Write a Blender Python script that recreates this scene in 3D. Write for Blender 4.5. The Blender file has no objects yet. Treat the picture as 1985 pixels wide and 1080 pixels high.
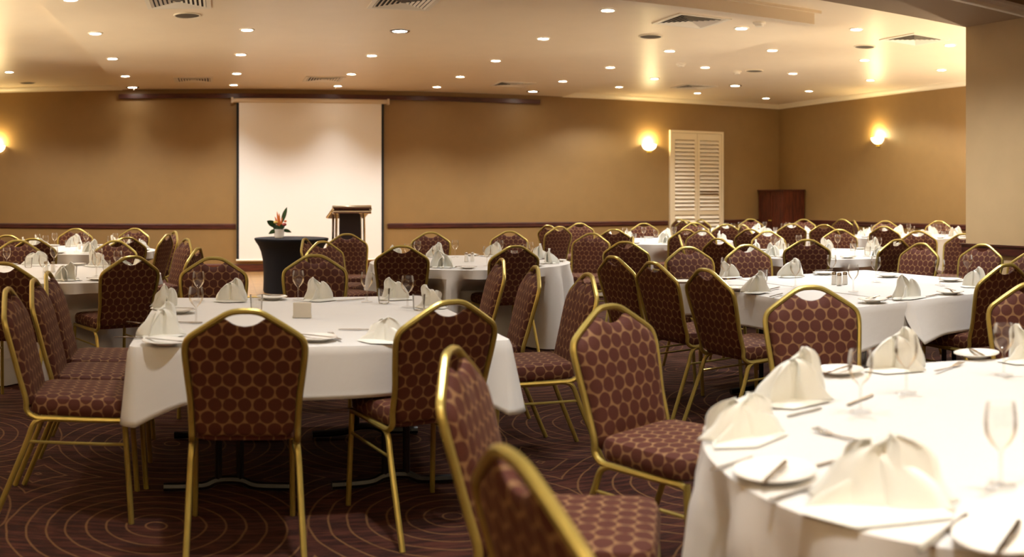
import bpy, math, random
from math import sin, cos, tan, pi, atan2, radians, sqrt
random.seed(7)
S = bpy.context.scene
COL = S.collection

# ------------------------------------------------------------------ camera model (stitched cylindrical panorama)
F = 1750.0          # pixels per radian
XC = 430.0          # pixel column that looks square on to the back wall
Y0 = 381.0          # pixel row of the horizon
HC = 1.354          # eye height
WY = 16.1           # back wall
WX = 11.43          # right wall
CZ = 3.27           # lowered middle ceiling
CZ2 = 3.35          # side ceilings
def ang(px): return (px - XC) / F
def at_r(px, r):
    a = ang(px); return (r * sin(a), r * cos(a))
def at_z(px, py, z):
    r = F * (HC - z) / (py - Y0); return at_r(px, r)
def px_of(x, y): return XC + F * atan2(x, y)

cam = bpy.data.cameras.new('camera'); camo = bpy.data.objects.new('camera', cam); COL.objects.link(camo)
S.camera = camo
camo.location = (0, 0, HC)
camo.rotation_euler = (pi / 2, 0, -ang(992.5))
cam.type = 'PANO'
cam.panorama_type = 'CENTRAL_CYLINDRICAL'
cam.central_cylindrical_range_u_min = -992.5 / F
cam.central_cylindrical_range_u_max = 992.5 / F
cam.central_cylindrical_range_v_min = -(1080 - Y0) / F
cam.central_cylindrical_range_v_max = Y0 / F
cam.central_cylindrical_radius = 1.0
cam.clip_start = 0.05; cam.clip_end = 100
cam.dof.use_dof = True
cam.dof.focus_distance = 6.2
cam.lens = 50
cam.dof.aperture_fstop = 3.3

# ------------------------------------------------------------------ materials
def nt(name):
    m = bpy.data.materials.new(name); m.use_nodes = True
    t = m.node_tree; b = t.nodes['Principled BSDF']; return m, t, b
def mat(name, col, rough=.6, metal=0., spec=.5, noise=0., nscale=40., bump=0., bscale=60., emit=None, estr=0., sheen=0.):
    m, t, b = nt(name)
    b.inputs['Base Color'].default_value = (*col, 1)
    b.inputs['Roughness'].default_value = rough
    b.inputs['Metallic'].default_value = metal
    b.inputs['Specular IOR Level'].default_value = spec
    b.inputs['Sheen Weight'].default_value = sheen
    if emit:
        b.inputs['Emission Color'].default_value = (*emit, 1); b.inputs['Emission Strength'].default_value = estr
    if noise or bump:
        tc = t.nodes.new('ShaderNodeTexCoord')
    if noise:
        n = t.nodes.new('ShaderNodeTexNoise'); n.inputs['Scale'].default_value = nscale; n.inputs['Detail'].default_value = 4
        t.links.new(tc.outputs['Object'], n.inputs['Vector'])
        r = t.nodes.new('ShaderNodeMapRange'); r.inputs['From Min'].default_value = .3; r.inputs['From Max'].default_value = .7
        r.inputs['To Min'].default_value = 1 - noise; r.inputs['To Max'].default_value = 1 + noise
        t.links.new(n.outputs['Fac'], r.inputs['Value'])
        x = t.nodes.new('ShaderNodeVectorMath'); x.operation = 'SCALE'; x.inputs[0].default_value = col
        t.links.new(r.outputs[0], x.inputs['Scale']); t.links.new(x.outputs[0], b.inputs['Base Color'])
    if bump:
        n2 = t.nodes.new('ShaderNodeTexNoise'); n2.inputs['Scale'].default_value = bscale; n2.inputs['Detail'].default_value = 5
        t.links.new(tc.outputs['Object'], n2.inputs['Vector'])
        bp = t.nodes.new('ShaderNodeBump'); bp.inputs['Strength'].default_value = bump; bp.inputs['Distance'].default_value = .01
        t.links.new(n2.outputs['Fac'], bp.inputs['Height']); t.links.new(bp.outputs[0], b.inputs['Normal'])
    return m

def math_node(t, op, a, b=None, c=None):
    n = t.nodes.new('ShaderNodeMath'); n.operation = op
    for i, v in enumerate((a, b, c)):
        if v is None: continue
        if isinstance(v, (int, float)): n.inputs[i].default_value = v
        else: t.links.new(v, n.inputs[i])
    return n.outputs[0]

def mix_col(t, fac, c1, c2):
    n = t.nodes.new('ShaderNodeMix'); n.data_type = 'RGBA'
    if isinstance(fac, (int, float)): n.inputs[0].default_value = fac
    else: t.links.new(fac, n.inputs[0])
    for k, c in ((6, c1), (7, c2)):
        if isinstance(c, tuple): n.inputs[k].default_value = (*c, 1)
        else: t.links.new(c, n.inputs[k])
    return n.outputs[2]

def smooth(t, v, lo, hi):
    n = t.nodes.new('ShaderNodeMapRange'); n.interpolation_type = 'SMOOTHSTEP'
    n.inputs['From Min'].default_value = lo; n.inputs['From Max'].default_value = hi
    t.links.new(v, n.inputs['Value']); return n.outputs[0]

def fabric_material():
    m, t, b = nt('spotted_upholstery')
    uv = t.nodes.new('ShaderNodeUVMap'); uv.uv_map = 'UVMap'
    sp = t.nodes.new('ShaderNodeSeparateXYZ'); t.links.new(uv.outputs[0], sp.inputs[0])
    A, B = .0555, .097
    def lattice(off):
        fx = math_node(t, 'FRACT', math_node(t, 'ADD', math_node(t, 'MULTIPLY', sp.outputs[0], 1 / A), off + 20))
        fy = math_node(t, 'FRACT', math_node(t, 'ADD', math_node(t, 'MULTIPLY', sp.outputs[1], 1 / B), off + 20))
        dx = math_node(t, 'MULTIPLY', math_node(t, 'SUBTRACT', fx, .5), A)
        dy = math_node(t, 'MULTIPLY', math_node(t, 'SUBTRACT', fy, .5), B)
        return math_node(t, 'SQRT', math_node(t, 'ADD', math_node(t, 'MULTIPLY', dx, dx), math_node(t, 'MULTIPLY', dy, dy)))
    d = math_node(t, 'MINIMUM', lattice(0.), lattice(.5))
    n = t.nodes.new('ShaderNodeTexNoise'); n.inputs['Scale'].default_value = 220; n.inputs['Detail'].default_value = 3
    t.links.new(uv.outputs[0], n.inputs['Vector'])
    n3 = t.nodes.new('ShaderNodeTexNoise'); n3.inputs['Scale'].default_value = 24; t.links.new(uv.outputs[0], n3.inputs['Vector'])
    d = math_node(t, 'ADD', d, math_node(t, 'MULTIPLY', math_node(t, 'SUBTRACT', n3.outputs['Fac'], .5), .010))
    f = smooth(t, d, .0242, .0278)
    dark = mix_col(t, n.outputs['Fac'], (.056, .0160, .0105), (.088, .026, .0165))
    light = mix_col(t, n.outputs['Fac'], (.17, .088, .040), (.25, .14, .066))
    t.links.new(mix_col(t, f, dark, light), b.inputs['Base Color'])
    b.inputs['Roughness'].default_value = .75
    b.inputs['Sheen Weight'].default_value = .07
    b.inputs['Specular IOR Level'].default_value = .2
    b.inputs['Sheen Roughness'].default_value = .4
    b.inputs['Sheen Tint'].default_value = (1, .6, .4, 1)
    bp = t.nodes.new('ShaderNodeBump'); bp.inputs['Strength'].default_value = .25; bp.inputs['Distance'].default_value = .003
    t.links.new(n.outputs['Fac'], bp.inputs['Height']); t.links.new(bp.outputs[0], b.inputs['Normal'])
    return m

def carpet_material():
    m, t, b = nt('ring_pattern_carpet')
    tc = t.nodes.new('ShaderNodeTexCoord')
    sp = t.nodes.new('ShaderNodeSeparateXYZ'); t.links.new(tc.outputs['Object'], sp.inputs[0])
    n0 = t.nodes.new('ShaderNodeTexNoise'); n0.inputs['Scale'].default_value = 3.; t.links.new(tc.outputs['Object'], n0.inputs['Vector'])
    wob = math_node(t, 'MULTIPLY', math_node(t, 'SUBTRACT', n0.outputs['Fac'], .5), .045)
    def cell(v, c, s):
        f = math_node(t, 'FRACT', math_node(t, 'ADD', math_node(t, 'MULTIPLY', math_node(t, 'SUBTRACT', v, c), 1 / s), 20.5))
        return math_node(t, 'MULTIPLY', math_node(t, 'SUBTRACT', f, .5), s)
    dx = cell(sp.outputs[0], -.27, 1.24); dy = cell(sp.outputs[1], 3.70, 1.24)
    d = math_node(t, 'SQRT', math_node(t, 'ADD', math_node(t, 'MULTIPLY', dx, dx), math_node(t, 'MULTIPLY', dy, dy)))
    d = math_node(t, 'ADD', d, wob)
    fr = math_node(t, 'FRACT', math_node(t, 'MULTIPLY', d, 1 / .082))
    ring = math_node(t, 'ABSOLUTE', math_node(t, 'SUBTRACT', fr, .5))
    f = smooth(t, ring, .085, .03)
    n = t.nodes.new('ShaderNodeTexNoise'); n.inputs['Scale'].default_value = 90; n.inputs['Detail'].default_value = 5
    t.links.new(tc.outputs['Object'], n.inputs['Vector'])
    mp = t.nodes.new('ShaderNodeMapping'); mp.inputs['Scale'].default_value = (2.2, 16, 1); t.links.new(tc.outputs['Object'], mp.inputs[0])
    n2 = t.nodes.new('ShaderNodeTexNoise'); n2.inputs['Scale'].default_value = 2.4; n2.inputs['Detail'].default_value = 4
    t.links.new(mp.outputs[0], n2.inputs['Vector'])
    st = smooth(t, n2.outputs['Fac'], .38, .66)
    base = mix_col(t, st, (.018, .0055, .0036), (.070, .021, .012))
    base = mix_col(t, math_node(t, 'MULTIPLY', n.outputs['Fac'], .5), base, (.035, .013, .010))
    line = mix_col(t, n.outputs['Fac'], (.085, .038, .015), (.17, .085, .034))
    t.links.new(mix_col(t, math_node(t, 'MULTIPLY', f, .9), base, line), b.inputs['Base Color'])
    b.inputs['Roughness'].default_value = .95; b.inputs['Specular IOR Level'].default_value = .15
    bp = t.nodes.new('ShaderNodeBump'); bp.inputs['Strength'].default_value = .5; bp.inputs['Distance'].default_value = .006
    t.links.new(n.outputs['Fac'], bp.inputs['Height']); t.links.new(bp.outputs[0], b.inputs['Normal'])
    return m

def wood_material(name, c1, c2, scale=(1, 1, 12), rough=.35):
    m, t, b = nt(name)
    tc = t.nodes.new('ShaderNodeTexCoord'); mp = t.nodes.new('ShaderNodeMapping'); mp.inputs['Scale'].default_value = scale
    t.links.new(tc.outputs['Object'], mp.inputs[0])
    n = t.nodes.new('ShaderNodeTexNoise'); n.inputs['Scale'].default_value = 3; n.inputs['Detail'].default_value = 6; n.inputs['Distortion'].default_value = .6
    t.links.new(mp.outputs[0], n.inputs['Vector'])
    t.links.new(mix_col(t, smooth(t, n.outputs['Fac'], .3, .7), c1, c2), b.inputs['Base Color'])
    b.inputs['Roughness'].default_value = rough
    return m

def parquet_material():
    m, t, b = nt('parquet_boards')
    tc = t.nodes.new('ShaderNodeTexCoord')
    br = t.nodes.new('ShaderNodeTexBrick'); br.inputs['Scale'].default_value = 1
    br.inputs['Brick Width'].default_value = .32; br.inputs['Row Height'].default_value = .09; br.inputs['Mortar Size'].default_value = .006
    br.inputs['Color1'].default_value = (.46, .27, .10, 1); br.inputs['Color2'].default_value = (.34, .18, .065, 1); br.inputs['Mortar'].default_value = (.16, .08, .03, 1)
    t.links.new(tc.outputs['Object'], br.inputs['Vector']); t.links.new(br.outputs[0], b.inputs['Base Color'])
    b.inputs['Roughness'].default_value = .3
    return m

def glass_material():
    m = bpy.data.materials.new('clear_glass'); m.use_nodes = True; t = m.node_tree
    t.nodes.remove(t.nodes['Principled BSDF'])
    out = t.nodes['Material Output']
    tr = t.nodes.new('ShaderNodeBsdfTransparent'); tr.inputs[0].default_value = (.965, .96, .95, 1)
    gl = t.nodes.new('ShaderNodeBsdfGlossy'); gl.inputs['Roughness'].default_value = .03; gl.inputs['Color'].default_value = (1, .98, .95, 1)
    lw = t.nodes.new('ShaderNodeLayerWeight'); lw.inputs['Blend'].default_value = .25
    mx = t.nodes.new('ShaderNodeMixShader')
    t.links.new(math_node(t, 'MINIMUM', math_node(t, 'ADD', math_node(t, 'MULTIPLY', lw.outputs['Fresnel'], .75), .035), 1.), mx.inputs[0])
    t.links.new(tr.outputs[0], mx.inputs[1]); t.links.new(gl.outputs[0], mx.inputs[2]); t.links.new(mx.outputs[0], out.inputs[0])
    return m

M = {}
M['fabric'] = fabric_material()
M['carpet'] = carpet_material()
M['gold'] = mat('gold_painted_tube', (.42, .325, .085), .33, .62, noise=.06, nscale=25)
M['wall'] = mat('tan_wall_paint', (.275, .162, .054), .55, noise=.035, nscale=5, bump=.05, bscale=180)
M['jamb'] = mat('pale_wall_paint', (.56, .42, .235), .5, noise=.03, nscale=4, bump=.05, bscale=150)
M['beam'] = mat('brown_beam_paint', (.33, .22, .12), .6)
M['ceiling'] = mat('cream_ceiling_paint', (.92, .775, .575), .38, noise=.015, nscale=3)
M['white'] = mat('white_gloss_paint', (.86, .78, .64), .4)
M['cornice'] = mat('cream_cornice_paint', (.84, .74, .56), .45)
M['rail'] = wood_material('dark_mahogany', (.040, .008, .006), (.085, .019, .012), (1.5, 1.5, 10))
M['redwood'] = wood_material('red_mahogany', (.040, .009, .006), (.135, .030, .013), (14, 14, 1.2))
M['base'] = wood_material('skirting_wood', (.07, .016, .008), (.13, .032, .015), (1.5, 1.5, 12))
M['parquet'] = parquet_material()
M['cloth'] = mat('white_table_linen', (.65, .64, .62), .8, noise=.01, nscale=2, bump=.35, bscale=7, sheen=.05)
M['napkin'] = mat('white_napkin_linen', (.75, .755, .70), .8, bump=.2, bscale=14, sheen=.1)
M['plate'] = mat('white_china', (.86, .84, .79), .12)
M['steel'] = mat('polished_steel', (.40, .37, .33), .2, 1.)
M['glass'] = glass_material()
M['black'] = mat('black_metal', (.012, .011, .012), .35, .3)
M['under'] = mat('dark_table_board', (.03, .02, .015), .6)
M['spandex'] = mat('black_stretch_cloth', (.007, .007, .011), .7, spec=.2)
M['navy'] = mat('dark_lectern_panel', (.022, .014, .020), .4)
M['chrome'] = mat('chrome', (.75, .70, .60), .12, 1.)
M['screen'] = mat('white_screen_fabric', (.87, .845, .80), .85)
M['blackborder'] = mat('black_screen_border', (.008, .008, .008), .8)
M['case'] = mat('cream_metal_case', (.66, .56, .42), .45)
M['shutter'] = mat('cream_shutter_paint', (.78, .66, .45), .4)
M['grille'] = mat('dark_speaker_mesh', (.10, .075, .05), .8, noise=.2, nscale=300)
M['dark'] = mat('painted_duct_shade', (.012, .009, .007), .8)
M['lamp'] = mat('downlight_glow', (1, 1, 1), .5, emit=(1., .90, .74), estr=34)
M['sconce'] = mat('sconce_glass', (1, .9, .7), .4, emit=(1., .80, .46), estr=3.6)
M['leaf'] = mat('green_leaf', (.03, .07, .018), .45, noise=.3, nscale=30)
M['orange'] = mat('orange_petal', (.62, .17, .03), .5)
M['red'] = mat('red_petal', (.32, .03, .02), .5)
M['yellow'] = mat('yellow_petal', (.65, .45, .09), .5)
M['card'] = mat('grey_white_card', (.60, .57, .50), .5)
M['brass'] = mat('yellow_edge_strip', (.62, .42, .05), .4)

# ------------------------------------------------------------------ mesh builder
class MB:
    def __init__(s): s.v = []; s.f = []; s.uv = {}
    def add(s, vs, fs):
        o = len(s.v); s.v += [tuple(p) for p in vs]; s.f += [tuple(i + o for i in f) for f in fs]; return o
    def box(s, x0, x1, y0, y1, z0, z1):
        s.add([(x0, y0, z0), (x1, y0, z0), (x1, y1, z0), (x0, y1, z0), (x0, y0, z1), (x1, y0, z1), (x1, y1, z1), (x0, y1, z1)],
              [(0, 3, 2, 1), (4, 5, 6, 7), (0, 1, 5, 4), (1, 2, 6, 5), (2, 3, 7, 6), (3, 0, 4, 7)]); return s
    def rings(s, rs, cap0=True, cap1=True, closed=True):
        n = len(rs[0]); o = len(s.v)
        for r in rs: s.v += [tuple(p) for p in r]
        m = n if closed else n - 1
        for i in range(len(rs) - 1):
            for j in range(m):
                a = o + i * n + j; b = o + i * n + (j + 1) % n
                s.f.append((a, b, b + n, a + n))
        if cap0: s.f.append(tuple(o + j for j in reversed(range(n))))
        if cap1: s.f.append(tuple(o + (len(rs) - 1) * n + j for j in range(n)))
        return s
    def lathe(s, prof, seg=24, cx=0, cy=0, cap0=True, cap1=True):
        rs = [[(cx + r * cos(2 * pi * k / seg), cy + r * sin(2 * pi * k / seg), z) for k in range(seg)] for r, z in prof]
        return s.rings(rs, cap0, cap1)
    def tube(s, pts, rad, seg=8, cap=True, flat=1.):
        from mathutils import Vector
        P = [Vector(p) for p in pts]; rs = []; nrm = None
        for i, p in enumerate(P):
            d = (P[min(i + 1, len(P) - 1)] - P[max(i - 1, 0)]).normalized()
            if nrm is None:
                up = Vector((0, 0, 1)) if abs(d.z) < .9 else Vector((1, 0, 0))
                nrm = (up - d * up.dot(d)).normalized()
            else:
                nrm = (nrm - d * nrm.dot(d)).normalized()
            b = d.cross(nrm)
            r = rad[i] if isinstance(rad, (list, tuple)) else rad
            rs.append([p + (nrm * cos(2 * pi * k / seg) + b * sin(2 * pi * k / seg) * flat) * r for k in range(seg)])
        return s.rings(rs, cap, cap)
    def build(s, name, material, parent=None, smooth_=True, uvf=None):
        me = bpy.data.meshes.new(name); me.from_pydata(s.v, [], s.f); me.materials.append(material)
        if smooth_:
            me.polygons.foreach_set('use_smooth', [True] * len(me.polygons))
            me.set_sharp_from_angle(angle=radians(40))
        if uvf:
            l = me.uv_layers.new(name='UVMap')
            for lp in me.loops: l.data[lp.index].uv = uvf(me.vertices[lp.vertex_index].co)
        me.update()
        o = bpy.data.objects.new(name, me); COL.objects.link(o)
        if parent is not None: o.parent = parent
        return o

def catmull(pts, n=6):
    out = []
    for i in range(len(pts) - 1):
        p0 = pts[max(i - 1, 0)]; p1 = pts[i]; p2 = pts[i + 1]; p3 = pts[min(i + 2, len(pts) - 1)]
        for k in range(n):
            t = k / n
            out.append(tuple(.5 * (2 * b + (c - a) * t + (2 * a - 5 * b + 4 * c - d) * t * t + (3 * b - a - 3 * c + d) * t ** 3) for a, b, c, d in zip(p0, p1, p2, p3)))
    out.append(tuple(pts[-1])); return out

def tag(o, label, cat, group=None):
    o['label'] = label; o['category'] = cat
    if group: o['group'] = group
    return o
def struct(o): o['kind'] = 'structure'; return o
def empty(name, loc, rz=0):
    o = bpy.data.objects.new(name, None); COL.objects.link(o); o.location = loc; o.rotation_euler = (0, 0, rz); o.empty_display_size = .1; return o
def copy_tree(o, parent=None):
    c = o.copy(); COL.objects.link(c); c.parent = parent
    for ch in list(o.children): copy_tree(ch, c)
    return c
def box_obj(name, m, *b, parent=None): return MB().box(*b).build(name, m, parent, False)

# ------------------------------------------------------------------ room shell
XL, YN = -7.0, -4.0
struct(box_obj('floor', M['carpet'], XL - .2, WX + .2, YN - .2, WY + .2, -.2, 0))
struct(box_obj('wall_back', M['wall'], XL - .2, WX + .2, WY, WY + .2, 0, 3.6))
struct(box_obj('wall_right', M['wall'], WX, WX + .2, YN - .2, WY, 0, 3.6))
struct(box_obj('wall_left', M['wall'], XL - .2, XL, YN - .2, WY, 0, 3.6))
struct(box_obj('wall_rear', M['wall'], XL, WX, YN - .2, YN, 0, 3.6))
struct(box_obj('ceiling', M['ceiling'], XL - .2, WX + .2, YN - .2, WY + .2, CZ2, CZ2 + .25))
struct(box_obj('ceiling_center', M['ceiling'], -1.78, 6.38, YN, WY - .002, CZ, CZ2 + .05))
def strip_profile(name, m, pts2, axis, a0, a1, base):
    """moulding: a 2D profile swept along x or y; pts2 = (outward, z)"""
    mb = MB()
    def P(a, q):
        if axis == 'x': return (a, base - q[0], q[1])
        return (base - q[0], a, q[1])
    mb.rings([[P(a0, q) for q in pts2], [P(a1, q) for q in pts2]])
    return struct(mb.build(name, m, None, False))
dado = [(0, .775), (.018, .775), (.026, .79), (.026, .83), (.034, .845), (.030, .862), (.006, .868), (0, .868)]
strip_profile('trim_1', M['rail'], dado, 'x', XL, .245, WY)
strip_profile('trim_2', M['rail'], dado, 'x', 2.99, 8.66, WY)
strip_profile('trim_3', M['rail'], dado, 'x', 9.98, WX, WY)
strip_profile('trim_4', M['rail'], dado, 'y', 5.96, WY, WX)
skirt = [(0, 0), (.02, 0), (.02, .13), (.012, .15), (0, .152)]
strip_profile('baseboard_back', M['base'], skirt, 'x', XL, 8.66, WY)
strip_profile('baseboard_right', M['base'], skirt, 'y', 5.96, WY, WX)
corn = [(0, CZ - .01), (.012, CZ - .01), (.018, CZ + .012), (.05, CZ + .04), (.066, CZ + .062), (.07, CZ2), (0, CZ2)]
strip_profile('trim_5', M['cornice'], corn, 'x', XL, -1.78, WY)
strip_profile('trim_6', M['cornice'], corn, 'x', 6.38, WX, WY)
strip_profile('trim_7', M['cornice'], corn, 'y', 5.96, WY, WX)
# timber rail under the lowered ceiling
xa = WY * tan(ang(231)); xb = WY * tan(ang(1045))
tag(box_obj('ceiling_rail', M['rail'], xa, xb, WY - .07, WY - .001, 3.105, 3.185), 'long dark timber rail fixed high across the back wall above the screen', 'rail')
# opening between the two rooms: nib wall, cross beam, near cornice
struct(box_obj('wall_partition', M['jamb'], 6.43, WX, 5.2, 5.95, 0, CZ2))
struct(box_obj('beam_partition', M['beam'], XL, WX, 5.2, 5.95, 2.996, CZ2))
strip_profile('trim_8', M['white'], [(0, 2.99), (.05, 2.99), (.05, 3.0), (.03, 3.03), (.05, 3.06), (.012, 3.10), (0, 3.10)], 'x', XL, WX, 5.2)
mb = MB()
for (o_, z0, z1) in ((.03, .80, .885), (.045, .885, .90)):
    mb.box(6.43 - o_, 6.43 - .001, 5.2 - o_, 5.95 + o_, z0, z1)
struct(mb.build('trim_9', M['rail'], None, False))
# downstand track in the ceiling with a small capping
ye = 7.36
mb = MB().box(-1.78, 5.67, ye, ye + .16, 3.126, CZ)
mb.box(-1.78, 5.74, ye - .03, ye + .2, CZ - .03, CZ)
struct(mb.build('beam_track', M['ceiling'], None, False))
# parquet floor in front of the screen
pq = empty('parquet_floor', (0, 0, 0))
box_obj('boards', M['parquet'], -.35, 3.6, 12.1, WY - .03, .001, .014, parent=pq)
box_obj('edge_strip', M['brass'], -.38, 3.63, 12.0, 12.1, .001, .017, parent=pq)
tag(pq, 'wood parquet dance floor with yellow edge in front of the screen', 'floor')

# ------------------------------------------------------------------ ceiling fittings
def ceil_z_xy(px, py):
    for z in (CZ, CZ2):
        x, y = at_z(px, py, z)
        inside = -1.78 <= x <= 6.38
        if inside == (z == CZ): return x, y, z
    return x, y, z
def ordinal(n):
    w = 'first second third fourth fifth sixth seventh eighth ninth tenth eleventh twelfth thirteenth fourteenth fifteenth sixteenth'.split()
    return w[n] if n < len(w) else '%dth' % (n + 1)
def downlight_proto(name, R, ringm):
    t = empty(name, (0, 0, 0))
    MB().lathe([(R * .86, -.002), (R * .92, -.012), (R * 1.12, -.010), (R * 1.2, -.0005)], 24, cap0=False, cap1=False).build('trim_ring', ringm, t)
    MB().lathe([(R * .86, -.003), (.001, -.003)], 24, cap0=False).build('lens', M['lamp'], t)
    return t
small = downlight_proto('downlight', .075, M['white']); big = downlight_proto('ringed_downlight', .10, M['steel'])
DL = [(18,139),(137,-2),(185,64),(218,113),(243,147),(479,57),(467,105),(459,142),(453,164),(721,107),(681,143),(655,166),
      (1053,74),(961,117),(892,148),(847,168),(1178,19),(1183,130),(1091,157),(1200,168),(1269,152),(1298,98),(1437,54),(1367,130),
      (1352,180),(1497,97),(1537,142),(1485,190),(1568,176),(1660,56),(1687,155),(1676,116),(1842,87),(1825,135)]
DB = [(257,169),(775,60),(1033,177),(1425,166)]
SPOT = []
def spot(x, y, z, e, size=108, blend=.55):
    l = bpy.data.lights.new('downlight_beam', 'SPOT'); l.energy = e; l.color = (1., .975, .94)
    l.spot_size = radians(size); l.spot_blend = blend; l.shadow_soft_size = .11
    o = bpy.data.objects.new('downlight_beam', l); COL.objects.link(o); o.location = (x, y, z - .02); return o
EN = 84.
rows = {'nearest': [], 'middle': [], 'back': []}
for i, (px, py) in enumerate(DL):
    x, y, z = ceil_z_xy(px, py)
    o = small if i == 0 else copy_tree(small)
    o.location = (x, y, z)
    near_wall = WY - y < 1.25 or WX - x < 1.25
    by_wall = y > 12.2 or x > 8.3
    spot(x, y, z, EN * (.9 if near_wall else 1.75 if by_wall else 1.05), 88 if near_wall else 136 if by_wall else 112, 1. if near_wall else .45)
    rows['nearest' if py < 80 else 'middle' if py < 137 else 'back'].append((px, o))
for k, v in rows.items():
    for i, (px, o) in enumerate(sorted(v, key=lambda q: q[0])):
        tag(o, 'small lit downlight, %s from left in the %s band of the ceiling' % (ordinal(i), k), 'downlight', 'recessed ceiling downlights')
nm = ['in the ceiling corner above the left end of the timber rail', 'with dark ring in the ceiling directly above the screen, nearer camera',
      'above the right end of the timber rail', 'in the ceiling above the cabinet, beside the far vent']
for i, (px, py) in enumerate(DB):
    x, y, z = ceil_z_xy(px, py)
    o = big if i == 0 else copy_tree(big)
    o.location = (x, y, z); spot(x, y, z, EN * .4, 80, 1.)
    tag(o, 'larger lit downlight ' + nm[i], 'downlight', 'ringed ceiling downlights')
# unseen lamps added in the near room and over the tables next to the camera (outside the frame)
for x in (-4.6, -1.6, .6, 2.4, 4.2, 6.6, 9):
    for y in (-2, .8, 2.9, 4.6):
        near = (x in (.6, 2.4, 4.2) and y in (.8, 2.9))
        spot(x, y, CZ, EN * (2.75 if near else .7), 84, 1.)
for x, y in ((-.2, 6.6), (2, 6.7), (4.6, 6.6), (8.6, 6.9), (-3.6, 6.8), (-5.4, 9), (-5.4, 12)):
    spot(x, y, CZ, EN)
spot(4.9, 5.6, 2.98, EN * 2.6, 150, 1.)  # added spot under the beam, brightens the pale jamb

# speakers (round dark grilles)
sp0 = empty('ceiling_speaker', (0, 0, 0))
MB().lathe([(.09, -.012), (.15, -.008), (.155, -.0005)], 28, cap0=True, cap1=False).build('grille', M['grille'], sp0)
MB().lathe([(.15, -.006), (.153, -.012), (.17, -.010), (.172, -.0005)], 28, cap0=False, cap1=False).build('rim', M['cornice'], sp0)
for i, (px, py, d) in enumerate([(363,29,'above the screen, left of it'), (1261,70,'beside the big vent, right of centre'), (1676,90,'left of the right-hand vent'),
                                 (1462,137,'next to the smoke detector'), (53,160,'over the left end of the back wall')]):
    x, y, z = ceil_z_xy(px, py); o = sp0 if i == 0 else copy_tree(sp0)
    o.location = (x, y, z); o.scale = (.85, .85, 1)
    tag(o, 'dark round ceiling speaker ' + d, 'speaker', 'round ceiling speakers')
# square four way air vents
v0 = empty('air_vent', (0, 0, 0))
mb = MB()
def frame_sq(mb, a, b, z0, z1):
    mb.box(-b, b, -b, -a, z0, z1); mb.box(-b, b, a, b, z0, z1); mb.box(-b, -a, -a, a, z0, z1); mb.box(a, b, -a, a, z0, z1)
frame_sq(mb, .275, .32, -.012, -.0005); mb.build('vent_frame', M['white'], v0, False)
MB().box(-.275, .275, -.275, .275, -.004, -.001).build('duct_shade_sheet', M['dark'], v0, False)  # near-black sheet paints in the shade inside the duct
mb = MB()
for k in range(6):
    a = .27 - k * .044
    for (ux, uy) in ((1, 0), (-1, 0), (0, 1), (0, -1)):
        vx, vy = -uy, ux
        q = lambda s, r, z: (ux * r + vx * s, uy * r + vy * s, z)
        a2 = a - .024
        mb.add([q(-a, a, -.014), q(a, a, -.014), q(a2, a2, -.004), q(-a2, a2, -.004), q(-a, a, -.011), q(a, a, -.011), q(a2, a2, -.0015), q(-a2, a2, -.0015)],
               [(0, 1, 2, 3), (4, 7, 6, 5), (0, 4, 5, 1), (2, 6, 7, 3)])
mb.build('louvers', M['white'], v0, False)
for i, (px, py, d) in enumerate([(345,2,'cut off by the top edge, left'), (783,4,'cut off by the top edge, centre'), (375,154,'left of the screen above the timber rail'),
        (628,153,'directly over the screen near the wall'), (993,163,'above the right end of the timber rail'), (1340,40,'at right, beside the ceiling bulkhead'),
        (1345,168,'near the shutters at the back'), (1773,76,'next to the pale pillar at right')]):
    x, y, z = ceil_z_xy(px, py); o = v0 if i == 0 else copy_tree(v0)
    o.location = (x, y, z)
    tag(o, 'square louvred air vent ' + d, 'vent', 'square ceiling vents')
# detectors and sprinklers
d0 = empty('smoke_detector', (0, 0, 0))
MB().lathe([(.03, -.05), (.045, -.046), (.05, -.025)], 20).build('sensor_head', M['white'], d0)
MB().lathe([(.06, -.026), (.068, -.02), (.07, -.0005)], 20).build('base_plate', M['white'], d0)
for i, (px, py, d) in enumerate([(1472,43,'beside a downlight under the bulkhead end'), (1429,138,'between two dark round speakers at right'), (1320,123,'right of centre near the wall light')]):
    x, y, z = ceil_z_xy(px, py); o = d0 if i == 0 else copy_tree(d0)
    o.location = (x, y, z)
    tag(o, 'small white ceiling smoke detector ' + d, 'detector', 'smoke detectors')
s0 = MB().lathe([(.004, -.05), (.022, -.048), (.022, -.044), (.007, -.04), (.007, -.012), (.03, -.009), (.032, -.0005)], 14).build('ceiling_sprinkler', M['chrome'])
for i, (px, py, d) in enumerate([(260,172,'left end of the timber rail'), (650,170,'projection screen')]):
    x, y, z = ceil_z_xy(px, py - 2); o = s0 if i == 0 else copy_tree(s0)
    o.location = (x, y, z); tag(o, 'tiny chrome fire sprinkler in ceiling above the ' + d, 'sprinkler', 'ceiling sprinklers')

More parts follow.
